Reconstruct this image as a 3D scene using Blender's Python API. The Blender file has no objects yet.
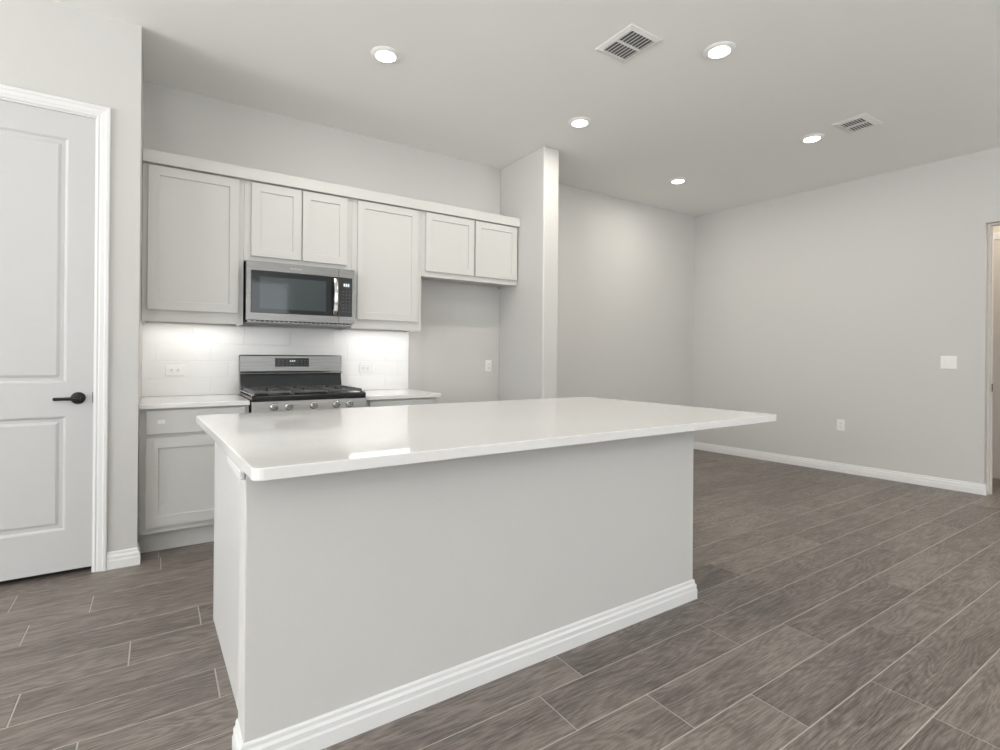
import bpy, bmesh, math, random
from mathutils import Vector, Matrix

random.seed(7)
S = bpy.context.scene
COL = S.collection
R = math.radians

# ------------------------------------------------------------------ camera
cd = bpy.data.cameras.new('camera')
cam = bpy.data.objects.new('camera', cd)
COL.objects.link(cam)
cam.location = (0.0818, -4.372, 1.2135)
cam.matrix_world = (Matrix.Translation(cam.location) @ Matrix.Rotation(R(-33.458), 4, 'Z')
                    @ Matrix.Rotation(R(90.114), 4, 'X') @ Matrix.Rotation(R(0.4256), 4, 'Z'))
cd.sensor_fit = 'HORIZONTAL'
cd.sensor_width = 36.0
cd.lens = 518.82 / 1000 * 36.0
cd.shift_x = -0.00066
cd.shift_y = -0.0196
cd.clip_start = 0.05
S.camera = cam

# ------------------------------------------------------------------ exposure, world, daylight
S.view_settings.view_transform = 'Standard'
S.view_settings.look = 'None'
S.view_settings.gamma = 1.0
S.view_settings.use_curve_mapping = False
S.view_settings.exposure = 0.0

HC = 3.104                      # ceiling height
WX, WY = -5.0, -8.0             # left and front wall planes

w = bpy.data.worlds.new('world')
S.world = w
w.use_nodes = True
w.node_tree.nodes['Background'].inputs[0].default_value = (0.80, 0.90, 1.0, 1)
w.node_tree.nodes['Background'].inputs[1].default_value = 1.0

def area(name, loc, rot, sx, sy, power, color, shape='RECTANGLE', spread=180, parent=None):
    l = bpy.data.lights.new(name, 'AREA')
    l.shape = shape
    l.size = sx
    if shape in ('RECTANGLE', 'ELLIPSE'):
        l.size_y = sy
    l.energy = power
    l.color = color
    l.spread = R(spread)
    o = bpy.data.objects.new(name, l)
    o.location = loc
    o.rotation_euler = rot
    COL.objects.link(o)
    if parent:
        o.parent = parent
    return o

DAY = (0.95, 0.975, 1.0)
FILL = (1.0, 0.99, 0.965)  # colour of the added ceiling fill lamps
# daylight through added, unseen windows at the side (wall_left) and rear (wall_front)
LEFT_WIN = [(-7.0, -5.5), (-4.9, -3.4), (-2.6, -1.1)]  # last window added to light the stub wall's left side
FRONT_WIN = [(-2.6, -0.8), (0.6, 2.4), (3.8, 5.6)]  # last window added for cool light on the island's right end
LP = dict(ls=108, lg=40, nb=28, ng=170, fs=30, fr=40, fg=62, down=9.2, under=0.76, sky=0.7)     # lamp powers
w.node_tree.nodes['Background'].inputs[1].default_value = LP['sky']
for i, (a, b) in enumerate(LEFT_WIN):         # sky light, and an added fill lamp aimed up to brighten the ceiling
    area('sky_light', (WX - 0.30, (a + b) / 2, 1.75), (0, R(-90), 0), 2.0, b - a, LP['nb' if i == 2 else 'ls'], DAY)
    area('ceiling_fill', (WX - 0.02, (a + b) / 2, 1.75), (0, R(-90 - 58), 0), 1.5, b - a, LP['ng' if i == 2 else 'lg'], FILL, spread=125)
for i, (a, b) in enumerate(FRONT_WIN):
    area('sky_light', ((a + b) / 2, WY - 0.30, 1.75), (R(90), 0, 0), b - a, 2.0, LP['fr' if i == 2 else 'fs'], DAY)
    area('ceiling_fill', ((a + b) / 2, WY - 0.02, 1.75), (R(90 + 58), 0, 0), b - a, 1.5, LP['fg'], FILL, spread=125)  # fill lamp added here too, tilted up at the ceiling
# warm lamp of the little hall behind the right wall
area('hall_light', (6.9, -3.3, HC - 0.1), (0, 0, 0), 0.3, 0.3, 17, (1.0, 0.88, 0.74), 'DISK')

# ------------------------------------------------------------------ materials
def mat(name, color, rough=0.5, metal=0.0, spec=0.5, bump=None, coat=0.0):
    m = bpy.data.materials.new(name)
    m.use_nodes = True
    nt = m.node_tree
    b = nt.nodes['Principled BSDF']
    b.inputs['Base Color'].default_value = (*color, 1)
    b.inputs['Roughness'].default_value = rough
    b.inputs['Metallic'].default_value = metal
    b.inputs['Specular IOR Level'].default_value = spec
    b.inputs['Coat Weight'].default_value = coat
    b.inputs['Coat Roughness'].default_value = 0.05
    if bump:
        sc, st, det = bump
        tc = nt.nodes.new('ShaderNodeTexCoord')
        n = nt.nodes.new('ShaderNodeTexNoise')
        n.inputs['Scale'].default_value = sc
        n.inputs['Detail'].default_value = det
        bp = nt.nodes.new('ShaderNodeBump')
        bp.inputs['Strength'].default_value = st
        bp.inputs['Distance'].default_value = 0.002
        nt.links.new(tc.outputs['Object'], n.inputs['Vector'])
        nt.links.new(n.outputs['Fac'], bp.inputs['Height'])
        nt.links.new(bp.outputs['Normal'], b.inputs['Normal'])
    return m

def noise_color(m, c1, c2, scale, stretch=(1, 1, 1), lo=0.4, hi=0.6, rough=None):
    nt = m.node_tree
    b = nt.nodes['Principled BSDF']
    tc = nt.nodes.new('ShaderNodeTexCoord')
    mp = nt.nodes.new('ShaderNodeMapping')
    mp.inputs['Scale'].default_value = stretch
    n = nt.nodes.new('ShaderNodeTexNoise')
    n.inputs['Scale'].default_value = scale
    n.inputs['Detail'].default_value = 3
    r = nt.nodes.new('ShaderNodeValToRGB')
    r.color_ramp.elements[0].position = lo
    r.color_ramp.elements[0].color = (*c1, 1)
    r.color_ramp.elements[1].position = hi
    r.color_ramp.elements[1].color = (*c2, 1)
    nt.links.new(tc.outputs['Object'], mp.inputs['Vector'])
    nt.links.new(mp.outputs['Vector'], n.inputs['Vector'])
    nt.links.new(n.outputs['Fac'], r.inputs['Fac'])
    nt.links.new(r.outputs['Color'], b.inputs['Base Color'])
    if rough:
        mr = nt.nodes.new('ShaderNodeMapRange')
        mr.inputs['To Min'].default_value = rough[0]
        mr.inputs['To Max'].default_value = rough[1]
        nt.links.new(n.outputs['Fac'], mr.inputs['Value'])
        nt.links.new(mr.outputs['Result'], b.inputs['Roughness'])
    return m

def emit(name, color, strength):
    m = bpy.data.materials.new(name)
    m.use_nodes = True
    b = m.node_tree.nodes['Principled BSDF']
    b.inputs['Base Color'].default_value = (*color, 1)
    b.inputs['Emission Color'].default_value = (*color, 1)
    b.inputs['Emission Strength'].default_value = strength
    return m

M = {}
M['wall'] = mat('wall_paint', (0.596, 0.589, 0.570), 0.75, spec=0.25, bump=(160, 0.25, 2))
M['ceil'] = mat('ceiling_paint', (0.865, 0.868, 0.845), 0.85, spec=0.2, bump=(120, 0.3, 2))
M['trim'] = mat('white_trim_paint', (0.76, 0.76, 0.755), 0.32)
M['door'] = mat('white_door_paint', (0.575, 0.572, 0.57), 0.33)
M['cab'] = mat('cabinet_paint', (0.595, 0.592, 0.572), 0.36)
M['basecab'] = M['cab']
M['isle'] = mat('island_cabinet_paint', (0.63, 0.63, 0.625), 0.36)
M['toe'] = mat('toe_kick_paint', (0.66, 0.655, 0.63), 0.5)
M['quartz'] = noise_color(mat('white_quartz', (0.84, 0.835, 0.82), 0.06), (0.782, 0.775, 0.763), (0.795, 0.788, 0.777), 45, lo=0.35, hi=0.65)
M['tile'] = mat('white_glazed_tile', (0.82, 0.82, 0.815), 0.12, bump=(9, 0.12, 1))
M['tgrout'] = mat('tile_grout', (0.80, 0.80, 0.785), 0.8)
M['steel'] = noise_color(mat('brushed_steel', (0.55, 0.55, 0.54), 0.3, 1.0), (0.205, 0.202, 0.196), (0.265, 0.262, 0.255), 6, (1, 1, 90), rough=(0.24, 0.36))
M['steel2'] = noise_color(mat('brushed_steel_lit', (0.5, 0.5, 0.49), 0.4, 1.0), (0.36, 0.355, 0.34), (0.43, 0.425, 0.41), 6, (1, 1, 90), rough=(0.36, 0.46))  # same brushed steel lightened, standing in for the range panel's bright reflections
M['chrome'] = mat('polished_steel', (0.75, 0.745, 0.73), 0.16, 1.0)
M['black'] = mat('black_enamel', (0.012, 0.012, 0.013), 0.22)
M['glass'] = mat('black_oven_glass', (0.016, 0.020, 0.023), 0.04, coat=0.1)
M['pane'] = mat('tinted_oven_window', (0.05, 0.065, 0.07), 0.05, coat=0.1)
M['iron'] = mat('cast_iron', (0.06, 0.06, 0.061), 0.30, spec=0.8, bump=(200, 0.15, 2))
M['bronze'] = mat('dark_bronze', (0.018, 0.017, 0.016), 0.34, 0.4)
M['plate'] = mat('white_plastic', (0.83, 0.83, 0.815), 0.3)
M['slot'] = mat('dark_slot', (0.03, 0.03, 0.03), 0.6)
M['vent'] = mat('vent_enamel', (0.80, 0.80, 0.785), 0.4)
M['duct'] = mat('duct_interior', (0.15, 0.156, 0.156), 0.8)
M['lens'] = emit('lamp_lens', (1.0, 0.965, 0.90), 9.0)
M['led'] = emit('led_strip_diffuser', (1.0, 0.96, 0.90), 6.0)
M['mark'] = emit('display_glow', (0.75, 0.82, 0.85), 0.25)
M['print'] = mat('panel_print', (0.13, 0.135, 0.14), 0.5)
M['paper'] = mat('paper_tag', (0.80, 0.79, 0.76), 0.6)
M['logo'] = mat('embossed_steel', (0.78, 0.78, 0.77), 0.25, 1.0)
M['hallwall'] = mat('hall_paint', (0.66, 0.62, 0.575), 0.7)
M['grout'] = mat('floor_grout', (0.47, 0.43, 0.395), 0.85)

def pane_mat():
    m = bpy.data.materials.new('clear_window_glass')
    m.use_nodes = True
    nt = m.node_tree
    nt.nodes.remove(nt.nodes['Principled BSDF'])
    t = nt.nodes.new('ShaderNodeBsdfTransparent')
    g = nt.nodes.new('ShaderNodeBsdfGlossy')
    g.inputs['Roughness'].default_value = 0.0
    x = nt.nodes.new('ShaderNodeMixShader')
    x.inputs[0].default_value = 0.06
    nt.links.new(t.outputs[0], x.inputs[1])
    nt.links.new(g.outputs[0], x.inputs[2])
    nt.links.new(x.outputs[0], nt.nodes['Material Output'].inputs['Surface'])
    return m
M['window'] = pane_mat()

def floor_mat():
    m = bpy.data.materials.new('wood_look_plank_tile')
    m.use_nodes = True
    nt = m.node_tree
    N, L = nt.nodes, nt.links
    b = N['Principled BSDF']
    tc = N.new('ShaderNodeTexCoord')
    at = N.new('ShaderNodeAttribute')
    at.attribute_name = 'plank'
    sep = N.new('ShaderNodeSeparateColor')
    L.new(at.outputs['Color'], sep.inputs[0])
    off = N.new('ShaderNodeVectorMath')
    off.operation = 'SCALE'
    off.inputs['Scale'].default_value = 37.0
    L.new(at.outputs['Color'], off.inputs[0])
    add = N.new('ShaderNodeVectorMath')
    add.operation = 'ADD'
    L.new(tc.outputs['Object'], add.inputs[0])
    L.new(off.outputs[0], add.inputs[1])
    def noise(sc, scale, det, dist=0.0, rough=0.55):
        mp = N.new('ShaderNodeMapping')
        mp.inputs['Scale'].default_value = sc
        L.new(add.outputs[0], mp.inputs['Vector'])
        n = N.new('ShaderNodeTexNoise')
        n.inputs['Scale'].default_value = scale
        n.inputs['Detail'].default_value = det
        n.inputs['Distortion'].default_value = dist
        n.inputs['Roughness'].default_value = rough
        L.new(mp.outputs[0], n.inputs['Vector'])
        return n
    broad = noise((1.0, 4.0, 1), 2.6, 6, 0.8, 0.62)
    # cathedral grain: contour lines of a stretched noise
    cath = noise((0.55, 3.0, 1), 1.7, 2, 0.3)
    mul = N.new('ShaderNodeMath'); mul.operation = 'MULTIPLY'; mul.inputs[1].default_value = 26.0
    L.new(cath.outputs['Fac'], mul.inputs[0])
    fr = N.new('ShaderNodeMath'); fr.operation = 'PINGPONG'; fr.inputs[1].default_value = 0.5
    L.new(mul.outputs[0], fr.inputs[0])
    streak = noise((1.0, 13.0, 1), 4.0, 6, 0.5, 0.65)
    fine = noise((2.4, 44.0, 1), 5.0, 4, 0.15, 0.72)
    ramp = N.new('ShaderNodeValToRGB')
    e = ramp.color_ramp.elements
    e[0].position = 0.30; e[0].color = (0.075, 0.062, 0.054, 1)
    e[1].position = 0.72; e[1].color = (0.275, 0.236, 0.208, 1)
    mid = e.new(0.5); mid.color = (0.158, 0.134, 0.118, 1)
    # factor = broad*0.55 + fine*0.35 + cath*0.12 + plank tone
    def mad(a, k, c=None):
        n = N.new('ShaderNodeMath'); n.operation = 'MULTIPLY_ADD'
        L.new(a, n.inputs[0]); n.inputs[1].default_value = k
        if c is None: n.inputs[2].default_value = 0.0
        else: L.new(c, n.inputs[2])
        return n.outputs[0]
    f = mad(broad.outputs['Fac'], 0.50)
    f = mad(streak.outputs['Fac'], 0.42, f)
    f = mad(fine.outputs['Fac'], 1.05, f)
    f = mad(fr.outputs[0], 0.28, f)
    f = mad(sep.outputs[0], 0.10, f)
    sub = N.new('ShaderNodeMath'); sub.operation = 'SUBTRACT'; sub.inputs[1].default_value = 0.58
    L.new(f, sub.inputs[0])
    L.new(sub.outputs[0], ramp.inputs['Fac'])
    L.new(ramp.outputs['Color'], b.inputs['Base Color'])
    mr = N.new('ShaderNodeMapRange')
    mr.inputs['To Min'].default_value = 0.30
    mr.inputs['To Max'].default_value = 0.50
    L.new(fine.outputs['Fac'], mr.inputs['Value'])
    L.new(mr.outputs[0], b.inputs['Roughness'])
    bp = N.new('ShaderNodeBump')
    bp.inputs['Strength'].default_value = 0.25
    bp.inputs['Distance'].default_value = 0.002
    L.new(sub.outputs[0], bp.inputs['Height'])
    L.new(bp.outputs[0], b.inputs['Normal'])
    return m
M['floor'] = floor_mat()

# ------------------------------------------------------------------ mesh helpers
class MB:
    """collects shapes into one mesh"""
    def __init__(s):
        s.v, s.f, s.mi = [], [], []
    def add(s, verts, faces, mi=0):
        o = len(s.v)
        s.v += [tuple(p) for p in verts]
        s.f += [tuple(i + o for i in f) for f in faces]
        s.mi += [mi] * len(faces)
        return s
    def box(s, x0, x1, y0, y1, z0, z1, mi=0):
        return s.prism([(x0, y0), (x1, y0), (x1, y1), (x0, y1)], z0, z1, mi)
    def prism(s, pts, z0, z1, mi=0):
        n = len(pts)
        v = [(x, y, z0) for x, y in pts] + [(x, y, z1) for x, y in pts]
        f = [tuple(range(n - 1, -1, -1)), tuple(range(n, 2 * n))]
        f += [(i, (i + 1) % n, n + (i + 1) % n, n + i) for i in range(n)]
        return s.add(v, f, mi)
    def prism_x(s, yz, x0, x1, mi=0):
        n = len(yz)
        v = [(x0, y, z) for y, z in yz] + [(x1, y, z) for y, z in yz]
        f = [tuple(range(n)), tuple(range(2 * n - 1, n - 1, -1))]
        f += [(i, n + i, n + (i + 1) % n, (i + 1) % n) for i in range(n)]
        return s.add(v, f, mi)
    def lathe(s, prof, seg=32, origin=(0, 0, 0), axis='z', mi=0):
        """prof: (radius, height) along axis"""
        rows = []
        v, f = [], []
        for r, h in prof:
            row = []
            for k in range(seg):
                a = 2 * math.pi * k / seg
                p = (r * math.cos(a), r * math.sin(a), h)
                if axis == 'y':            # height towards -Y
                    p = (p[0], -p[2], p[1])
                row.append(len(v))
                v.append(tuple(p[i] + origin[i] for i in range(3)))
            rows.append(row)
        for a, b in zip(rows, rows[1:]):
            for k in range(seg):
                f.append((a[k], a[(k + 1) % seg], b[(k + 1) % seg], b[k]))
        f.append(tuple(reversed(rows[0])))
        f.append(tuple(rows[-1]))
        return s.add(v, f, mi)
    def sweep(s, path, prof, z0=0.0, plane='xy', closed_prof=True, mi=0):
        """profile (out, up) swept along a mitred path; out = right hand of travel"""
        P = [Vector(p) for p in path]
        n = len(P)
        rows = []
        v, f = [], []
        for i in range(n):
            d0 = (P[i] - P[i - 1]).normalized() if i > 0 else None
            d1 = (P[i + 1] - P[i]).normalized() if i < n - 1 else None
            if d0 is None: d0 = d1
            if d1 is None: d1 = d0
            n0, n1 = Vector((d0.y, -d0.x)), Vector((d1.y, -d1.x))
            m = n0 + n1
            m = m / m.dot(n0)
            row = []
            for o, u in prof:
                q = P[i] + m * o
                row.append(len(v))
                if plane == 'xy':
                    v.append((q.x, q.y, z0 + u))
                else:                       # path in xz, "up" is -Y from plane y=z0
                    v.append((q.x, z0 - u, q.y))
            rows.append(row)
        k = len(prof)
        for a, b in zip(rows, rows[1:]):
            for j in range(k):
                f.append((a[j], b[j], b[(j + 1) % k], a[(j + 1) % k]))
        f.append(tuple(rows[0]))
        f.append(tuple(reversed(rows[-1])))
        return s.add(v, f, mi)
    def panel_front(s, x0, x1, z0, z1, yf, yb, panels, prof, mi=0):
        """slab facing -Y; panels = [(px0,px1,pz0,pz1)] stacked bottom to top, prof = [(inset, depth)]"""
        def q(a, b, c, d): s.add([a, b, c, d], [(0, 1, 2, 3)], mi)
        px0, px1 = panels[0][0], panels[0][1]
        q((x0, yf, z0), (px0, yf, z0), (px0, yf, z1), (x0, yf, z1))
        q((px1, yf, z0), (x1, yf, z0), (x1, yf, z1), (px1, yf, z1))
        zs = [z0]
        for p in panels: zs += [p[2], p[3]]
        zs.append(z1)
        for i in range(0, len(zs), 2):
            q((px0, yf, zs[i]), (px1, yf, zs[i]), (px1, yf, zs[i + 1]), (px0, yf, zs[i + 1]))
        for a0, a1, b0, b1 in panels:
            last = [(a0, yf, b0), (a1, yf, b0), (a1, yf, b1), (a0, yf, b1)]
            for ins, dep in prof:
                cur = [(a0 + ins, yf + dep, b0 + ins), (a1 - ins, yf + dep, b0 + ins),
                       (a1 - ins, yf + dep, b1 - ins), (a0 + ins, yf + dep, b1 - ins)]
                for k in range(4):
                    q(last[k], last[(k + 1) % 4], cur[(k + 1) % 4], cur[k])
                last = cur
            q(*last)
        c = [(x0, z0), (x1, z0), (x1, z1), (x0, z1)]
        for k in range(4):
            a, b = c[k], c[(k + 1) % 4]
            q((b[0], yf, b[1]), (a[0], yf, a[1]), (a[0], yb, a[1]), (b[0], yb, b[1]))
        q((x1, yb, z0), (x0, yb, z0), (x0, yb, z1), (x1, yb, z1))
        return s
    def build(s, name, mats, parent=None, bevel=0.0, smooth=False, seg=2, loc=None):
        me = bpy.data.meshes.new(name)
        off = Vector(loc) if loc else Vector((0, 0, 0))
        if parent is not None and loc is None:
            off = Vector((0, 0, 0))
            p = parent
            while p is not None:            # origin of the parent in the world (unrotated parents)
                off += Vector(p.location)
                p = p.parent
        me.from_pydata([tuple(Vector(p) - off) for p in s.v], [], s.f)
        if not isinstance(mats, (list, tuple)): mats = [mats]
        for m in mats: me.materials.append(m)
        me.polygons.foreach_set('material_index', s.mi)
        bm = bmesh.new()
        bm.from_mesh(me)
        bmesh.ops.remove_doubles(bm, verts=bm.verts, dist=0.00005)
        bmesh.ops.recalc_face_normals(bm, faces=bm.faces)
        bm.to_mesh(me)
        bm.free()
        o = bpy.data.objects.new(name, me)
        COL.objects.link(o)
        if parent is not None:
            o.parent = parent
            if loc: o.location = Vector(loc) - Vector(parent.location)
        else:
            o.location = off
        if bevel:
            md = o.modifiers.new('bevel', 'BEVEL')
            md.width = bevel
            md.segments = seg
            md.limit_method = 'ANGLE'
            md.angle_limit = R(35)
        if smooth:
            me.polygons.foreach_set('use_smooth', [True] * len(me.polygons))
            me.set_sharp_from_angle(angle=R(40))
        return o

def tag(o, label, cat, group=None):
    o['label'] = label
    o['category'] = cat
    if group: o['group'] = group
    return o

def thing(name, loc, label, cat, group=None):
    o = bpy.data.objects.new(name, None)
    o.empty_display_size = 0.05
    o.location = loc
    COL.objects.link(o)
    return tag(o, label, cat, group)

def struct(o, label=None, cat='wall'):
    o['kind'] = 'structure'
    if label:
        o['label'] = label
        o['category'] = cat
    return o

def copy_tree(o, parent=None):
    c = o.copy()
    COL.objects.link(c)
    if parent is not None: c.parent = parent
    for ch in list(o.children): copy_tree(ch, c)
    return c

# ================================================================== THE SETTING
def xr(y): return 6.0663 - 0.0784 * y           # face of the right wall (slightly out of square)
DW = -0.7214                                     # face of the pantry wall
PX0, PX1, PY = 2.9504, 3.1256, -0.7126           # stub wall beside the fridge alcove
OY0, OY1, OZ = -2.8799, -3.75, 2.4471            # opening in the right wall

# --- floor of wood-look plank tiles
PW, PL, G = 0.2025, 0.918, 0.0046
offs = {0: .104, 1: .423, 2: .74, 3: .53, 4: .252, 5: .912, 6: .60, 7: .274, 8: .80, 9: .06, 10: .522, 11: .312, 12: .642, 13: .044, 14: .501}
fx0, fx1, fy0, fy1 = WX - 0.1, 8.6, WY - 0.1, 0.1
fb = MB()
cols = []
fb.add([(fx0, fy0, -0.0016), (fx1, fy0, -0.0016), (fx1, fy1, -0.0016), (fx0, fy1, -0.0016)], [(0, 1, 2, 3)], 1)
cols.append((0, 0, 0))
fb.box(fx0, fx1, fy0, fy1, -0.12, -0.005, 1)
cols += [(0, 0, 0)] * 6
for r in range(-5, 36):
    yt = -0.8775 - (r - 1) * PW
    yb = yt - PW
    if yb > fy1 or yt < fy0: continue
    o = offs.get(r, random.random() * PL)
    k0 = int((fx0 - o) / PL) - 1
    x = o + k0 * PL
    while x < fx1:
        a, b = max(x + G / 2, fx0), min(x + PL - G / 2, fx1)
        c, d = max(yb + G / 2, fy0), min(yt - G / 2, fy1)
        x += PL
        if b - a < 0.01 or d - c < 0.01: continue
        e = 0.0009
        v = [(a, c, -0.0016), (b, c, -0.0016), (b, d, -0.0016), (a, d, -0.0016),
             (a + e, c + e, 0), (b - e, c + e, 0), (b - e, d - e, 0), (a + e, d - e, 0)]
        fb.add(v, [(4, 5, 6, 7), (0, 1, 5, 4), (1, 2, 6, 5), (2, 3, 7, 6), (3, 0, 4, 7)], 0)
        cc = (random.random(), random.random(), random.random())
        cols += [cc] * 5
me = bpy.data.meshes.new('floor')
me.from_pydata(fb.v, [], fb.f)
me.materials.append(M['floor']); me.materials.append(M['grout'])
me.polygons.foreach_set('material_index', fb.mi)
ca = me.color_attributes.new('plank', 'FLOAT_COLOR', 'CORNER')
for p in me.polygons:
    for li in p.loop_indices:
        ca.data[li].color = (*cols[p.index], 1)
fl = bpy.data.objects.new('floor', me)
COL.objects.link(fl)
struct(fl, 'grey-brown wood-look plank tile floor with pale grout', 'floor')

struct(MB().box(fx0, fx1, fy0, fy1, HC, HC + 0.12).build('ceiling', M['ceil']), 'flat light grey painted ceiling', 'ceiling')
struct(MB().box(fx0, fx1, 0.0, 0.12, 0, HC).build('wall_back', M['wall']), 'long grey back wall behind the cabinets', 'wall')

# --- pantry wall with the door hole, and its return to the back wall
CX = -0.010                                      # pantry wall corner
DX0, DX1, DZ = -0.985, -0.214, 2.522
wp = MB()
wp.box(WX, DX0, DW, DW + 0.115, 0, HC)
wp.box(DX1, CX, DW, DW + 0.115, 0, HC)
wp.box(DX0, DX1, DW, DW + 0.115, DZ, HC)
wp.box(CX - 0.115, CX, DW + 0.115, 0, 0, HC)
struct(wp.build('wall_pantry', M['wall']), 'grey wall around the white panel door', 'wall')

# --- stub wall
struct(MB().box(PX0, PX1, PY, 0, 0, HC).build('wall_stub', M['wall'], bevel=0.012, seg=3), 'short grey wall stub closing the fridge alcove', 'wall')

# --- right wall with opening
TH = 0.10
wr = MB()
def rw(y0, y1, z0, z1):
    wr.prism([(xr(y1), y1), (xr(y1) + TH, y1), (xr(y0) + TH, y0), (xr(y0), y0)], z0, z1)
rw(0, OY0, 0, HC)
rw(OY0, OY1, OZ, HC)
rw(OY1, WY, 0, HC)
struct(wr.build('wall_right', M['wall']), 'long grey right wall ending at a doorway', 'wall')

# --- walls behind and left of the camera, with windows invented to supply daylight
wl = MB()
ys = [0.0]
for a, b in sorted(LEFT_WIN, reverse=True): ys += [b, a]
ys.append(WY)
for i in range(0, len(ys), 2): wl.box(WX - 0.12, WX, ys[i + 1], ys[i], 0, HC)
for a, b in LEFT_WIN:
    wl.box(WX - 0.12, WX, a, b, 0, 0.6); wl.box(WX - 0.12, WX, a, b, 2.75, HC)
struct(wl.build('wall_left', M['wall']))
wf = MB()
xs = [WX]
for a, b in FRONT_WIN: xs += [a, b]
xs.append(xr(WY) + TH)
for i in range(0, len(xs), 2): wf.box(xs[i], xs[i + 1], WY - 0.12, WY, 0, HC)
for a, b in FRONT_WIN:
    wf.box(a, b, WY - 0.12, WY, 0, 0.5); wf.box(a, b, WY - 0.12, WY, 2.75, HC)
struct(wf.build('wall_front', M['wall']))
wn = 0
for a, b in LEFT_WIN:
    wn += 1
    f = MB()
    for y0, y1, z0, z1 in ((a, a + .05, .6, 2.75), (b - .05, b, .6, 2.75), (a + .05, b - .05, .6, .65), (a + .05, b - .05, 2.70, 2.75), (a + .05, b - .05, 1.48, 1.52)):
        f.box(WX - .10, WX - .05, y0, y1, z0, z1)
    o = struct(f.build('window_%d' % wn, M['trim']))
    MB().box(WX - .078, WX - .072, a + .05, b - .05, .65, 2.70).build('window_pane', M['window'], o)
for a, b in FRONT_WIN:
    wn += 1
    f = MB()
    for x0, x1, z0, z1 in ((a, a + .05, .5, 2.75), (b - .05, b, .5, 2.75), (a + .05, b - .05, .5, .55), (a + .05, b - .05, 2.70, 2.75), (a + .05, b - .05, 1.43, 1.47)):
        f.box(x0, x1, WY - .10, WY - .05, z0, z1)
    o = struct(f.build('window_%d' % wn, M['trim']))
    MB().box(a + .05, b - .05, WY - .078, WY - .072, .55, 2.70).build('window_pane', M['window'], o)

# --- hall behind the opening
HX = 7.25
hb = MB()
hb.box(HX, HX + 0.1, -4.6, -1.6, 0, HC)
hb.box(xr(-1.7) + TH + 0.02, HX, -1.7, -1.6, 0, HC)
hb.box(xr(-4.6) + TH + 0.02, HX, -4.6, -4.5, 0, HC)
struct(hb.build('wall_hall', M['hallwall']), 'warm beige hall wall beyond the doorway', 'wall')

# --- baseboards
BB = [(0, 0), (0.0155, 0), (0.0155, 0.046), (0.0125, 0.053), (0.0125, 0.070), (0.0065, 0.078), (0.0065, 0.090), (0.0035, 0.0955), (0, 0.0965)]
def baseboard(name, path, label, parent=None):
    o = MB().sweep(path, BB, 0.0).build(name, M['trim'], parent)
    if parent is None: struct(o, label, 'baseboard')
    return o
baseboard('baseboard_alcove', [(1.985, 0), (PX0 - 0.016, 0)], 'white baseboard in the fridge alcove')
baseboard('baseboard_stub', [(PX0, -0.016), (PX0, PY), (PX1, PY), (PX1, -0.016)], 'white baseboard round the stub wall')
baseboard('baseboard_back', [(PX1, 0), (xr(0) - 0.016, 0)], 'white baseboard along the far back wall')
baseboard('baseboard_right', [(xr(0), 0), (xr(OY0), OY0), (xr(OY0) + 0.052, OY0)], 'white baseboard along the right wall')
baseboard('baseboard_pantry', [(-0.149, DW), (CX, DW), (CX, -0.64)], 'short white baseboard beside the door casing')
baseboard('baseboard_left', [(WX, DW), (DX0 - 0.068, DW)], 'white baseboard left of the panel door')

# --- doorway jamb in the right wall
jb = MB()
x0 = xr(OY0) + 0.055
jb.box(x0, x0 + 0.055, OY0 - 0.019, OY0, 0, OZ)
jb.box(x0, x0 + 0.06, OY1 + 0.02, OY0 - 0.019, OZ - 0.02, OZ)
jb.box(x0 + 0.02, x0 + 0.045, OY0 - 0.031, OY0 - 0.019, 0, OZ - 0.02)
jo = struct(jb.build('trim_1', M['hallwall'], bevel=0.002), 'white door jamb inside the doorway of the right wall', 'door jamb')  # warm hall light put into the jamb's beige colour
MB().box(x0 + 0.004, x0 + 0.034, OY0 - 0.0335, OY0 - 0.031, 0.93, 1.0).build('strike_plate', M['bronze'], jo)['label'] = 'small dark strike plate'
# door frame on the hall wall
hd = MB()
hd.box(HX - 0.018, HX - 0.001, -2.62, -2.55, 0, 2.45)
hd.box(HX - 0.018, HX - 0.001, -3.52, -3.45, 0, 2.45)
hd.box(HX - 0.018, HX - 0.001, -3.52, -2.55, 2.45, 2.52)
struct(hd.build('trim_2', M['trim'], bevel=0.004), 'white casing round the hall door', 'door casing')
struct(MB().box(HX - 0.012, HX - 0.001, -3.45, -2.62, 0.01, 2.45).build('door_2', M['hallwall']), 'hall door seen as a sliver through the doorway', 'door')

# ================================================================== PANTRY DOOR
d = MB()
d.panel_front(DX0 + 0.004, DX1 - 0.004, 0.032, DZ - 0.004, DW + 0.006, DW + 0.041,
              [(-0.868, -0.331, 0.252, 0.872), (-0.868, -0.331, 1.052, 2.384)],
              [(0.006, 0.002), (0.014, 0.009), (0.030, 0.009), (0.044, 0.003)])
do = struct(d.build('door_1', M['door']), 'white two-panel interior door with dark lever handle', 'door')
h = MB()
h.lathe([(0.0, 0.0), (0.033, 0.0), (0.033, 0.006), (0.030, 0.011), (0.024, 0.014), (0.012, 0.016), (0.011, 0.040), (0.0, 0.042)], 36, (-0.281, DW + 0.006, 0.968), 'y')
ho = h.build('door_handle', M['bronze'], do, smooth=True)
ho['label'] = 'dark bronze lever handle'
lv = MB()
pts = [(-0.268, 0.013), (-0.285, 0.0125), (-0.31, 0.0095), (-0.345, 0.0085), (-0.375, 0.0095), (-0.383, 0.007)]
prev = None
ring = []
for i, (px, rr) in enumerate(pts):
    ring.append([(px, DW - 0.036 + 0.006 * math.cos(a), 0.967 + rr * math.sin(a)) for a in [2 * math.pi * k / 14 for k in range(14)]])
vv = [p for r_ in ring for p in r_]
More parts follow.
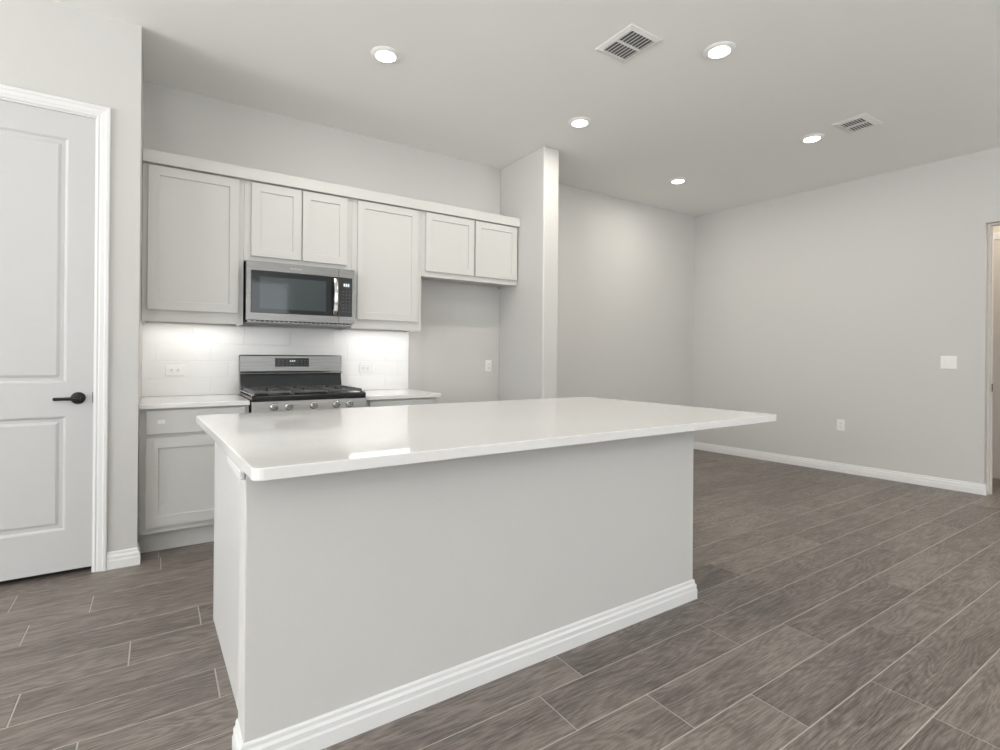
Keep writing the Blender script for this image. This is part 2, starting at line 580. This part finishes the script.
ff = [(i * 14 + k, i * 14 + (k + 1) % 14, (i + 1) * 14 + (k + 1) % 14, (i + 1) * 14 + k) for i in range(len(ring) - 1) for k in range(14)]
ff += [tuple(range(13, -1, -1)), tuple(range((len(ring) - 1) * 14, len(ring) * 14))]
lv.add(vv, ff)
lv.build('lever', M['bronze'], ho, smooth=True)
MB().box(DX1 - 0.006, DX1 + 0.0005, DW + 0.001, DW + 0.008, 0.94, 1.0).build('latch_plate', M['bronze'], do)
# jamb + casing
CS = [(0.0, 0.0), (0.0, 0.009), (0.008, 0.012), (0.016, 0.010), (0.022, 0.013), (0.040, 0.016), (0.046, 0.020), (0.058, 0.020), (0.062, 0.017), (0.062, 0.0)]
cs = MB()
# inner edge path: up the right side needs out = right hand of travel: travel left side up, head to the right, right side down => out is left; so reverse
cs.sweep([(DX1 + 0.003, 0.0), (DX1 + 0.003, DZ + 0.006), (DX0 - 0.003, DZ + 0.006), (DX0 - 0.003, 0.0)], CS, DW, 'xz')
struct(cs.build('trim_3', M['trim']), 'white moulded casing round the panel door', 'door casing')
jm = MB()
jm.box(DX1 - 0.003, DX1 + 0.003, DW - 0.001, DW + 0.11, 0, DZ)
jm.box(DX0 - 0.003, DX0 + 0.003, DW - 0.001, DW + 0.11, 0, DZ)
jm.box(DX0, DX1, DW - 0.001, DW + 0.11, DZ - 0.003, DZ + 0.006)
struct(jm.build('trim_4', M['trim']), 'white jamb of the panel door', 'door jamb')

# ================================================================== WALL CABINETS
YF_U, YB_U, DT = -0.31, -0.003, 0.02
SHK = [(0.0015, 0.0085)]
def shaker(name, x0, x1, z0, z1, yb, parent, m, rail=0.058, yfac=-1):
    b = MB()
    b.panel_front(x0, x1, z0, z1, yb - DT, yb - 0.0008, [(x0 + rail, x1 - rail, z0 + rail, z1 - rail)], SHK)
    return b.build(name, m, parent, bevel=0.0015)
def wall_cabinet(x0, x1, z0, z1, doors, label):
    t = thing('wall_cabinet', ((x0 + x1) / 2, YF_U / 2, z0), label, 'cabinet', 'white shaker wall cabinets')
    b = MB()
    e = 0.0008
    # carcass: sides, top, recessed bottom, back, face frame
    b.box(x0 + e, x1 - e, YF_U, YB_U, z0 + 0.022, z1)
    b.box(x0 + e, x1 - e, YF_U, YF_U + 0.019, z0, z0 + 0.022)
    b.box(x0 + e, x0 + 0.016, YF_U + 0.019, YB_U, z0, z0 + 0.022)
    b.box(x1 - 0.016, x1 - e, YF_U + 0.019, YB_U, z0, z0 + 0.022)
    b.build('cabinet_box', M['cab'], t)
    for a, c, p, q in doors: shaker('door', a, c, p, q, YF_U, t, M['cab'])
    return t
UT = 2.446
wall_cabinet(-0.008, 0.583, 1.426, UT, [(0.022, 0.550, 1.502, 2.436)], 'tall single-door white wall cabinet left of the microwave, by the grey wall corner')
wall_cabinet(0.583, 1.351, 1.878, UT, [(0.629, 0.967, 1.916, 2.438), (0.977, 1.310, 1.916, 2.438)], 'short two-door white wall cabinet directly above the microwave')
wall_cabinet(1.351, 1.949, 1.426, UT, [(1.394, 1.912, 1.500, 2.440)], 'tall single-door white wall cabinet right of the microwave')
wall_cabinet(1.949, 2.947, 1.893, UT, [(1.984, 2.458, 1.939, 2.441), (2.476, 2.934, 1.939, 2.441)], 'short two-door white wall cabinet over the empty fridge alcove')
tag(MB().box(-0.008, 2.948, -0.350, -0.004, UT + 0.001, 2.527).build('cabinet_crown', M['cab'], bevel=0.003),
    'flat white crown board running along the top of all wall cabinets', 'crown trim')

# under-cabinet lights
def under_light(x0, x1, label, power):
    z = 1.4468
    t = thing('under_cabinet_light', ((x0 + x1) / 2, -0.17, z), label, 'light', 'under-cabinet lights')
    MB().box(x0, x1, -0.195, -0.145, z - 0.005, z + 0.0012).build('housing', M['plate'], t)
    MB().box(x0 + 0.01, x1 - 0.01, -0.190, -0.150, z - 0.0065, z - 0.0052).build('diffuser', M['led'], t)
    area('lamp', (0, 0, -0.0078), (0, 0, 0), x1 - x0 - 0.02, 0.04, power, (1.0, 0.965, 0.92), parent=t)
under_light(0.02, 0.565, 'slim lit lamp strip under the tall left wall cabinet', LP['under'])
under_light(1.375, 1.925, 'slim lit lamp strip under the tall wall cabinet right of the microwave', LP['under'] * 0.75)

# ================================================================== BACKSPLASH
bs = MB()
TW, THt, tg = 0.335, 0.125, 0.0025
bs.box(-0.0095, 1.970, -0.0075, -0.0005, 0.9155, 1.43, 1)
bx0, bx1 = -0.0095, 1.970
for r, o in enumerate([0.405, 0.521, 0.742, 0.627]):
    z0 = 0.916 + r * THt
    z1 = min(z0 + THt - tg, 1.424) if r < 3 else 1.4245
    x = o - 3 * TW
    while x < bx1:
        a, b = max(x + tg / 2, bx0), min(x + TW - tg / 2, bx1)
        x += TW
        if b - a < 0.004: continue
        e = 0.0012
        bs.add([(a, -0.0075, z0), (b, -0.0075, z0), (b, -0.0075, z1), (a, -0.0075, z1), (a + e, -0.009, z0 + e), (b - e, -0.009, z0 + e), (b - e, -0.009, z1 - e), (a + e, -0.009, z1 - e)],
               [(4, 5, 6, 7), (0, 1, 5, 4), (1, 2, 6, 5), (2, 3, 7, 6), (3, 0, 4, 7)], 0)
struct(bs.build('wall_backsplash', [M['tile'], M['tgrout']]), 'glossy white subway tile backsplash between counters and wall cabinets', 'backsplash')

# ================================================================== BASE CABINETS + COUNTERS
def base_cabinet(x0, x1, dr, drz, dz, label):
    t = thing('base_cabinet', ((x0 + x1) / 2, -0.305, 0), label, 'cabinet', 'base cabinets beside the range')
    e = 0.001
    b = MB().box(x0 + e, x1 - e, -0.61, -0.004, 0.131, 0.883)
    b.build('cabinet_box', M['basecab'], t)
    MB().box(x0 + e, x1 - e, -0.54, -0.02, 0.001, 0.1305).build('toe_kick', M['toe'], t)
    b = MB().box(dr[0], dr[1], -0.63, -0.6108, drz[0], drz[1])
    do_ = b.build('drawer', M['basecab'], t, bevel=0.002)
    shaker('door', dr[0], dr[1], dz[0], dz[1], -0.61, t, M['basecab'], 0.062)
    return t, do_
bc, drw = base_cabinet(-0.009, 0.585, (0.026, 0.560), (0.729, 0.886 - 0.014), (0.170, 0.706), 'white base cabinet left of the range, with drawer over a panelled door')
tg_ = MB().box(0.083, 0.122, -0.6312, -0.6302, 0.792, 0.815)
tg_.build('paper_tag', M['paper'], drw)['label'] = 'small white paper tag stuck on the drawer'
base_cabinet(1.360, 1.949, (1.395, 1.915), (0.729, 0.872), (0.170, 0.706), 'white base cabinet right of the range, mostly hidden by the island counter')
tag(MB().box(-0.009, 0.586, -0.648, -0.0012, 0.8845, 0.914).build('countertop', M['quartz'], bevel=0.003),
    'white quartz countertop left of the range, ending at the grey wall corner', 'countertop', 'quartz counters beside the range')
tag(MB().box(1.357, 1.9745, -0.648, -0.0012, 0.8845, 0.914).build('countertop', M['quartz'], bevel=0.003),
    'white quartz countertop right of the range, ending at the fridge alcove', 'countertop', 'quartz counters beside the range')

# ================================================================== MICROWAVE
mx0, mx1, mz0, mz1, my = 0.590, 1.347, 1.446, 1.871, -0.402
t = thing('microwave', ((mx0 + mx1) / 2, -0.2, mz0), 'stainless over-the-range microwave hanging under the short two-door wall cabinet', 'microwave')
b = MB().box(mx0 + 0.002, mx1 - 0.002, -0.362, -0.012, mz0 + 0.010, mz1 + 0.004)
b.build('body', M['black'], t)
b = MB().box(mx0 + 0.01, mx1 - 0.01, -0.385, -0.05, mz0 - 0.004, mz0 + 0.0095)
b.build('underside', M['steel'], t)
b = MB()
for k in range(22): b.box(mx0 + 0.03 + k * 0.032, mx0 + 0.052 + k * 0.032, -0.392, -0.364, mz0 + 0.001, mz0 + 0.0095)
b.build('vent_grille', M['black'], t)
seam = 1.226
# door: steel frame with an opening, panel at right with steel rails
def frame(b, x0, x1, z0, z1, ix0, ix1, iz0, iz1, yf, yb):
    b.panel_front(x0, x1, z0, z1, yf, yb, [(ix0, ix1, iz0, iz1)], [(0.001, 0.004)])
b = MB(); frame(b, mx0, seam - 0.001, mz0 + 0.012, mz1, mx0 + 0.028, seam - 0.004, 1.508, 1.806, my, -0.3625)
dr_ = b.build('door', M['steel'], t, bevel=0.002)
MB().box(mx0 + 0.030, seam - 0.006, my - 0.0005, my + 0.0035, 1.510, 1.804).build('door_glass', M['glass'], dr_, bevel=0.0008)
MB().box(mx0 + 0.085, seam - 0.095, my - 0.0012, my - 0.0006, 1.540, 1.765).build('door_window', M['pane'], dr_)
hd_ = MB()
n = 14
rows = []
vv, ff = [], []
for i in range(n + 1):
    s_ = i / n
    z = 1.512 + s_ * 0.282
    yy = my - 0.010 - 0.034 * math.sin(math.pi * min(1, max(0, s_))) ** 0.7
    for dx, dy in ((-0.016, 0.006), (-0.013, -0.006), (0, -0.010), (0.013, -0.006), (0.016, 0.006)):
        vv.append((1.196 + dx, yy + dy, z))
for i in range(n):
    for k in range(5):
        ff.append((i * 5 + k, i * 5 + (k + 1) % 5, (i + 1) * 5 + (k + 1) % 5, (i + 1) * 5 + k))
ff += [(4, 3, 2, 1, 0), tuple(n * 5 + k for k in range(5))]
hd_.add(vv, ff)
hd_.build('handle', M['chrome'], dr_, smooth=True)['label'] = 'bright bowed steel handle'
lg = MB()
for k, wd in enumerate([.010, .006, .006, .008, .006, .006, .008, .005]):
    lg.box(0.878 + k * 0.0105, 0.878 + k * 0.0105 + wd, my - 0.0008, my + 0.0002, 1.832, 1.842)
lg.build('maker_mark', M['steel2'], dr_)
b = MB(); frame(b, seam + 0.001, mx1, mz0 + 0.012, mz1, seam + 0.002, mx1 - 0.018, 1.508, 1.806, my, -0.3625)
cp = b.build('control_panel', M['steel'], t, bevel=0.002)
pg = MB().box(seam + 0.003, mx1 - 0.019, my - 0.0005, my + 0.0035, 1.509, 1.805).build('panel_glass', M['black'], cp)
b = MB()
for k, (a, wd) in enumerate([(0.0, .012), (.016, .012), (.032, .012)]):
    b.box(1.262 + a, 1.262 + a + wd, my - 0.0012, my - 0.0006, 1.738, 1.760)
b.build('clock_display', M['mark'], cp)
b = MB()
for r in range(7):
    for c in range(3):
        b.box(1.255 + c * 0.024, 1.255 + c * 0.024 + 0.010, my - 0.0012, my - 0.0006, 1.700 - r * 0.026, 1.7035 - r * 0.026)
b.build('key_marks', M['print'], cp)

# ================================================================== RANGE
rx0, rx1 = 0.592, 1.349
t = thing('gas_range', ((rx0 + rx1) / 2, -0.33, 0), 'stainless steel gas range with black cooktop and five front knobs, between the base cabinets', 'stove')
MB().box(rx0 + 0.001, rx1 - 0.001, -0.640, -0.015, 0.045, 0.905).build('body', M['black'], t)
MB().box(rx0 + 0.03, rx1 - 0.03, -0.60, -0.05, 0.0, 0.0445).build('base', M['black'], t)
# cooktop pan with rolled front edge and rear riser
b = MB()
b.prism_x([(-0.085, 0.906), (-0.672, 0.906), (-0.678, 0.916), (-0.678, 0.938), (-0.668, 0.945), (-0.640, 0.945), (-0.625, 0.934), (-0.140, 0.934), (-0.118, 0.945), (-0.085, 0.945)], rx0, rx1)
ct = b.build('cooktop', M['black'], t, bevel=0.002)
for xa in (rx0 - 0.0002, rx1 - 0.0148):
    MB().prism_x([(-0.10, 0.9455), (-0.665, 0.9455), (-0.655, 0.953), (-0.11, 0.953)], xa, xa + 0.015).build('side_trim', M['chrome'], ct)
# sloped black riser between cooktop and backguard
MB().prism_x([(-0.015, 0.946), (-0.095, 0.946), (-0.066, 1.064), (-0.015, 1.064)], rx0 + 0.004, rx1 - 0.004).build('riser', M['glass'], t)
b = MB()
b.prism_x([(-0.015, 1.065), (-0.082, 1.065), (-0.084, 1.074), (-0.070, 1.086), (-0.066, 1.205), (-0.060, 1.212), (-0.015, 1.212)], rx0, rx1)
bg = b.build('backguard', M['steel'], t, bevel=0.003)
MB().box(0.838, 1.090, -0.0705, -0.0668, 1.121, 1.188).build('display_panel', M['black'], bg)
b = MB()
for a in (0.945, 0.960, 0.975): b.box(a, a + 0.010, -0.0712, -0.0706, 1.160, 1.172)
b.build('clock_display', M['mark'], bg)
b = MB()
for a in (.86, .89, .92, 1.00, 1.03, 1.055, 1.075):
    for z in (1.134, 1.151, 1.168):
        b.box(a, a + 0.008, -0.0711, -0.0706, z, z + 0.003)
for a in (.945, .968): b.box(a, a + 0.009, -0.0711, -0.0706, 1.136, 1.142)
b.build('key_marks', M['print'], bg)
# front control panel, tilted, with knobs
b = MB()
b.prism_x([(-0.6405, 0.785), (-0.690, 0.785), (-0.682, 0.905), (-0.6405, 0.905)], rx0, rx1)
fp = b.build('control_panel', M['steel2'], t, bevel=0.003)
def knob(x):
    z = 0.866
    yy = -0.6845
    o = MB()
    o.lathe([(0.0, 0.0), (0.024, 0.0), (0.024, 0.004), (0.020, 0.006), (0.0185, 0.024), (0.016, 0.027), (0.0, 0.027)], 28, (x, yy, z), 'y')
    k = o.build('knob', M['chrome'], t, smooth=True, loc=(x, yy, z))
    g = MB()
    g.box(x - 0.0045, x + 0.0045, yy - 0.034, yy - 0.0272, z - 0.017, z + 0.017)
    gg = g.build('grip', M['chrome'], None, bevel=0.002, loc=(x, yy, z))
    gg.parent = k; gg.location = (0, 0, 0)
    r = MB().lathe([(0.0, -0.0005), (0.0265, -0.0005), (0.0265, 0.0012), (0.0, 0.0012)], 28, (x, yy, z), 'y').build('bezel', M['slot'], None, loc=(x, yy, z))
    r.parent = k; r.location = (0, 0, 0)
    return k
for x in (0.726, 0.819, 0.980, 1.135, 1.228): knob(x)
# oven door, handle, drawer
od = MB(); od.panel_front(rx0 + 0.002, rx1 - 0.002, 0.230, 0.782, -0.685, -0.6405, [(rx0 + 0.11, rx1 - 0.11, 0.36, 0.64)], [(0.001, 0.003)])
od = od.build('oven_door', M['steel'], t, bevel=0.003)
MB().box(rx0 + 0.113, rx1 - 0.113, -0.686, -0.6825, 0.363, 0.637).build('door_glass', M['glass'], od)
hh = MB()
hh.prism_x([(-0.735 + 0.011 * math.cos(a), 0.735 + 0.011 * math.sin(a)) for a in [2 * math.pi * k / 12 for k in range(12)]], rx0 + 0.05, rx1 - 0.05)
for x in (rx0 + 0.07, rx1 - 0.09): hh.box(x, x + 0.02, -0.728, -0.684, 0.727, 0.743)
hh.build('handle', M['chrome'], od)
MB().box(rx0 + 0.002, rx1 - 0.002, -0.683, -0.6405, 0.05, 0.225).build('drawer', M['steel'], t, bevel=0.003)
# burners and grates
BUR = [(rx0 + 0.17, -0.52, .045), (rx0 + 0.17, -0.25, .036), ((rx0 + rx1) / 2, -0.385, .048), (rx1 - 0.17, -0.52, .048), (rx1 - 0.17, -0.25, .034)]
for x, y, r_ in BUR:
    o = MB().lathe([(0.0, 0.0), (r_, 0.0), (r_, 0.010), (r_ * 0.8, 0.012), (r_ * 0.8, 0.017), (r_ * 0.7, 0.020), (0.0, 0.020)], 28, (x, y, 0.9345))
    o.build('burner', M['iron'], t, smooth=True)
def grate(x0, x1):
    o = MB()
    y0, y1 = -0.635, -0.130
    z0, z1 = 0.956, 0.972
    bw = 0.012
    for x in (x0, x1 - bw): o.box(x, x + bw, y0, y1, z0, z1)
    for y in (y0, (y0 + y1) / 2 - bw / 2, y1 - bw): o.box(x0 + bw, x1 - bw, y, y + bw, z0, z1)
    xm = (x0 + x1) / 2
    for y in (-0.52, -0.25):
        o.box(xm - 0.006, xm + 0.006, y + 0.045, y + 0.115, z0 + 0.002, z1)
        o.box(xm - 0.006, xm + 0.006, y - 0.110, y - 0.045, z0 + 0.002, z1)
        o.box(x0 + bw, xm - 0.045, y - 0.006, y + 0.006, z0 + 0.002, z1)
        o.box(xm + 0.045, x1 - bw, y - 0.006, y + 0.006, z0 + 0.002, z1)
    for x in (x0, x1 - bw):
        for y in (y0, y1 - bw): o.box(x, x + bw, y, y + bw, 0.9345 if y > -0.6 else 0.9455, z0)
    return o.build('grate', M['iron'], t, bevel=0.002)
g3 = (rx1 - rx0 - 0.03) / 3
for k in range(3): grate(rx0 + 0.015 + k * g3 + 0.001, rx0 + 0.015 + (k + 1) * g3 - 0.001)

# ================================================================== ISLAND
IX0, IX1, IYF, IYW, IYB = 0.295, 2.3445, -2.7240, -2.600, -1.640
t = thing('kitchen_island', ((IX0 + IX1) / 2, -2.2, 0), 'kitchen island base with grey painted half wall and white cabinet end panel', 'kitchen island')
MB().box(IX0, IX1, IYF, IYW, 0.0, 0.8785).build('half_wall', M['wall'], t, bevel=0.004)['label'] = 'grey painted half wall of the island'
bo = MB().sweep([(IX1, IYW), (IX1, IYF), (IX0, IYF), (IX0, IYW)][::-1], BB, 0.0)
bo.build('baseboard', M['trim'], t)['label'] = 'white moulded baseboard along the half wall'
MB().prism([(0.322, IYW + 0.0005), (IX1 - 0.02, IYW + 0.0005), (IX1 - 0.02, IYB - 0.022), (0.303, IYB - 0.022)], 0.0, 0.8785).build('cabinet_box', M['isle'], t)['label'] = 'white cabinet side of the island'
nd = 4
wd = (IX1 - 0.02 - 0.312) / nd
for k in range(nd):
    b = MB()
    a0, a1 = 0.312 + k * wd + 0.01, 0.312 + (k + 1) * wd - 0.01
    b.panel_front(-a1, -a0, 0.13, 0.86, -DT, -0.0005, [(-a1 + 0.06, -a0 - 0.06, 0.19, 0.80)], SHK)
    b.v = [(-x, IYB - 0.022 - y, z) for x, y, z in b.v]
    b.build('door', M['isle'], t)
b = MB()
b.prism([(IX0 - 0.017, IYF - 0.001), (IX0 - 0.0005, IYF - 0.001), (IX0 - 0.0005, -2.42), (IX0 - 0.017, -2.42)], 0.853, 0.8785)
b.build('ledger_strip', M['trim'], t, bevel=0.004)
# countertop slab with eased, rounded corners
def rounded(quad, r, seg=8):
    """outline of a slab (counter-clockwise corners) with rounded corners"""
    pts = []
    n = len(quad)
    for i in range(n):
        p, c, q = (Vector(quad[i - 1]), Vector(quad[i]), Vector(quad[(i + 1) % n]))
        u, v = (p - c).normalized(), (q - c).normalized()
        half = u.angle(v) / 2
        cen = c + (u + v).normalized() * (r / math.sin(half))
        s0, s1 = c + u * (r / math.tan(half)) - cen, c + v * (r / math.tan(half)) - cen
        a0 = math.atan2(s0.y, s0.x)
        da = math.atan2(s1.y, s1.x) - a0
        while da < 0: da += 2 * math.pi
        for k in range(seg + 1):
            t_ = a0 + da * k / seg
            pts.append((cen.x + r * math.cos(t_), cen.y + r * math.sin(t_)))
    return pts
tag(MB().prism(rounded([(0.292, -2.884), (2.852, -2.880), (2.790, -1.455), (0.239, -1.425)], 0.030), 0.879, 0.914).build('island_countertop', M['quartz'], bevel=0.003),
    'large glossy white quartz slab on top of the kitchen island', 'countertop')

# ================================================================== OUTLETS AND SWITCHES
def rotz(o, a): o.rotation_euler = (0, 0, a)
def outlet(name, loc, label, a=0.0, horizontal=False, pw=0.074, ph=0.118, group='wall outlets'):
    """front faces local -Y"""
    t = thing(name, loc, label, 'outlet', group)
    def B(*q):
        m = MB()
        for x0, x1, y0, y1, z0, z1 in q:
            if horizontal: m.box(z0, z1, y0, y1, x0, x1)
            else: m.box(x0, x1, y0, y1, z0, z1)
        return m
    def put(mb, nm, m, bv=0.0):
        o = mb.build(nm, m, None, bevel=bv); o.parent = t; return o
    put(B((-pw / 2, pw / 2, -0.006, 0, -ph / 2, ph / 2)), 'cover_plate', M['plate'], 0.0025)
    for zc in (-0.019, 0.019):
        s_ = put(B((-0.017, 0.017, -0.0085, -0.0062, zc - 0.0145, zc + 0.0145)), 'receptacle', M['plate'], 0.0012)
        o = put(B((-0.0075, -0.0050, -0.0092, -0.0086, zc - 0.004, zc + 0.005), (0.0050, 0.0075, -0.0092, -0.0086, zc - 0.005, zc + 0.006), (-0.002, 0.002, -0.0092, -0.0086, zc - 0.011, zc - 0.007)), 'slots', M['slot'])
        o.parent = s_
    rotz(t, a)
    return t
outlet('wall_outlet', (0.186, -0.0092, 1.098), 'white horizontal outlet on the backsplash left of the range', horizontal=True)
outlet('wall_outlet', (1.574, -0.0092, 1.102), 'white horizontal outlet on the backsplash right of the range', horizontal=True)
outlet('wall_outlet', (2.825, -0.0004, 1.117), 'white upright outlet on the wall of the empty fridge alcove')
ang = math.atan2(1.0, -0.0784) - math.pi                     # right wall direction
ang = -math.pi / 2 - math.atan(0.0784) + 0.0
def on_right(y): return xr(y) - 0.0008
outlet('wall_outlet', (on_right(-1.742), -1.742, 0.505), 'white upright outlet low on the long right wall', a=-math.pi / 2 + math.atan(0.0784))
t = thing('light_switch', (on_right(-2.63), -2.63, 1.189), 'white double rocker light switch on the right wall near the doorway', 'light switch')
def put(mb, nm, m, bv=0.0, par=None):
    o = mb.build(nm, m, None, bevel=bv); o.parent = par or t; return o
put(MB().box(-0.060, 0.060, -0.006, 0, -0.060, 0.060), 'cover_plate', M['plate'], 0.0025)
for dx in (-0.023, 0.023):
    put(MB().prism_x([(-0.0062, -0.033), (-0.0075, -0.033), (-0.0105, 0.033), (-0.0062, 0.033)], dx - 0.0165, dx + 0.0165), 'rocker', M['plate'], 0.0008)
rotz(t, -math.pi / 2 + math.atan(0.0784))

# ================================================================== CEILING LIGHTS AND VENTS
LAMP = (1.0, 0.94, 0.85)
def make_downlight():
    t = thing('recessed_light', (0, 0, HC), 'round lit ceiling light', 'ceiling light', 'recessed ceiling lights')
    o = MB()
    o.lathe([(0.060, -0.0005), (0.092, -0.0005), (0.092, -0.004), (0.088, -0.007), (0.074, -0.013), (0.066, -0.014), (0.0625, -0.012)], 48).build('trim_ring', M['plate'], None, smooth=True).parent = t
    MB().lathe([(0.0, -0.0005), (0.062, -0.0005), (0.062, -0.0135), (0.056, -0.016), (0.0, -0.018)], 40).build('lens', M['lens'], None, smooth=True).parent = t
    area('lamp', (0, 0, -0.022), (0, 0, 0), 0.12, 0.12, LP['down'], LAMP, 'DISK', parent=t)
    return t
LIGHTS = [(1.262, -1.250, 'round lit ceiling light above the stove side, leftmost of all'),
          (2.945, -2.450, 'round lit ceiling light nearest the camera, just right of the large air vent'),
          (2.900, -1.237, 'round lit ceiling light above and right of the top of the stub wall'),
          (4.740, -2.131, 'round lit ceiling light beside the small far air vent'),
          (4.697, -0.794, 'round lit ceiling light farthest away, near the far room corner')]
proto = make_downlight()
for i, (x, y, lb) in enumerate(LIGHTS):
    o = proto if i == 0 else copy_tree(proto)
    o.location = (x, y, HC)
    o['label'] = lb

def vent(x0, x1, y0, y1, label, fr, style):
    t = thing('ceiling_vent', ((x0 + x1) / 2, (y0 + y1) / 2, HC), label, 'air vent', 'ceiling air vents')
    z = HC - 0.0006
    f = MB()
    xm = (x0 + x1) / 2
    th = 0.012
    def bar(a, b, c, d): f.box(a, b, c, d, z - th, z)
    ix0, ix1, iy0, iy1 = x0 + fr, x1 - fr, y0 + fr, y1 - fr
    # sloped flange
    o_ = [(x0, y0), (x1, y0), (x1, y1), (x0, y1)]
    i_ = [(ix0, iy0), (ix1, iy0), (ix1, iy1), (ix0, iy1)]
    v = [(p[0], p[1], z) for p in o_] + [(p[0], p[1], z - 0.004) for p in o_] + [(p[0], p[1], z - th) for p in i_] + [(p[0], p[1], z) for p in i_]
    fc = []
    for k in range(4):
        n_ = (k + 1) % 4
        fc += [(k, n_, 4 + n_, 4 + k), (4 + k, 4 + n_, 8 + n_, 8 + k), (8 + k, 8 + n_, 12 + n_, 12 + k), (12 + k, 12 + n_, n_, k)]
    f.add(v, fc)
    if style == 'x':
        f.box(xm - 0.008, xm + 0.008, iy0, iy1, z - th, z - 0.001)
    else:
        ym = (iy0 + iy1) / 2
        f.box(ix0, ix1, ym - 0.006, ym + 0.006, z - th, z - 0.001)
    f.build('vent_frame', M['vent'], t)
    MB().box(ix0, ix1, iy0, iy1, z - 0.0015, z - 0.0005).build('duct_backing', M['duct'], t)
    s_ = MB()
    if style == 'x':
        n = 8
        for k in range(n):
            yc = iy0 + (k + 0.5) * (iy1 - iy0) / n
            for a, b_ in ((ix0, xm - 0.008), (xm + 0.008, ix1)):
                s_.prism_x([(yc - 0.0080, z - 0.0106), (yc - 0.0020, z - 0.0116), (yc + 0.0045, z - 0.0050), (yc - 0.0010, z - 0.0040)], a, b_)
    else:
        n = 8
        for k in range(n):
            xc = ix0 + (k + 0.5) * (ix1 - ix0) / n
            m2 = MB().prism_x([(-0.0085, z - 0.0106), (-0.0030, z - 0.0116), (0.0045, z - 0.0050), (-0.0010, z - 0.0040)], iy0, iy1)
            s_.add([(xc + y, x, zz) for x, y, zz in m2.v], m2.f)
    s_.build('louvers', M['vent'], t)
    return t
vent(2.306, 2.569, -2.326, -2.031, 'large white louvered air vent, nearest the camera, left of a lit ceiling light', 0.030, 'y')
vent(4.600, 4.912, -2.590, -2.352, 'small far white louvered air vent toward the right wall', 0.04, 'x')
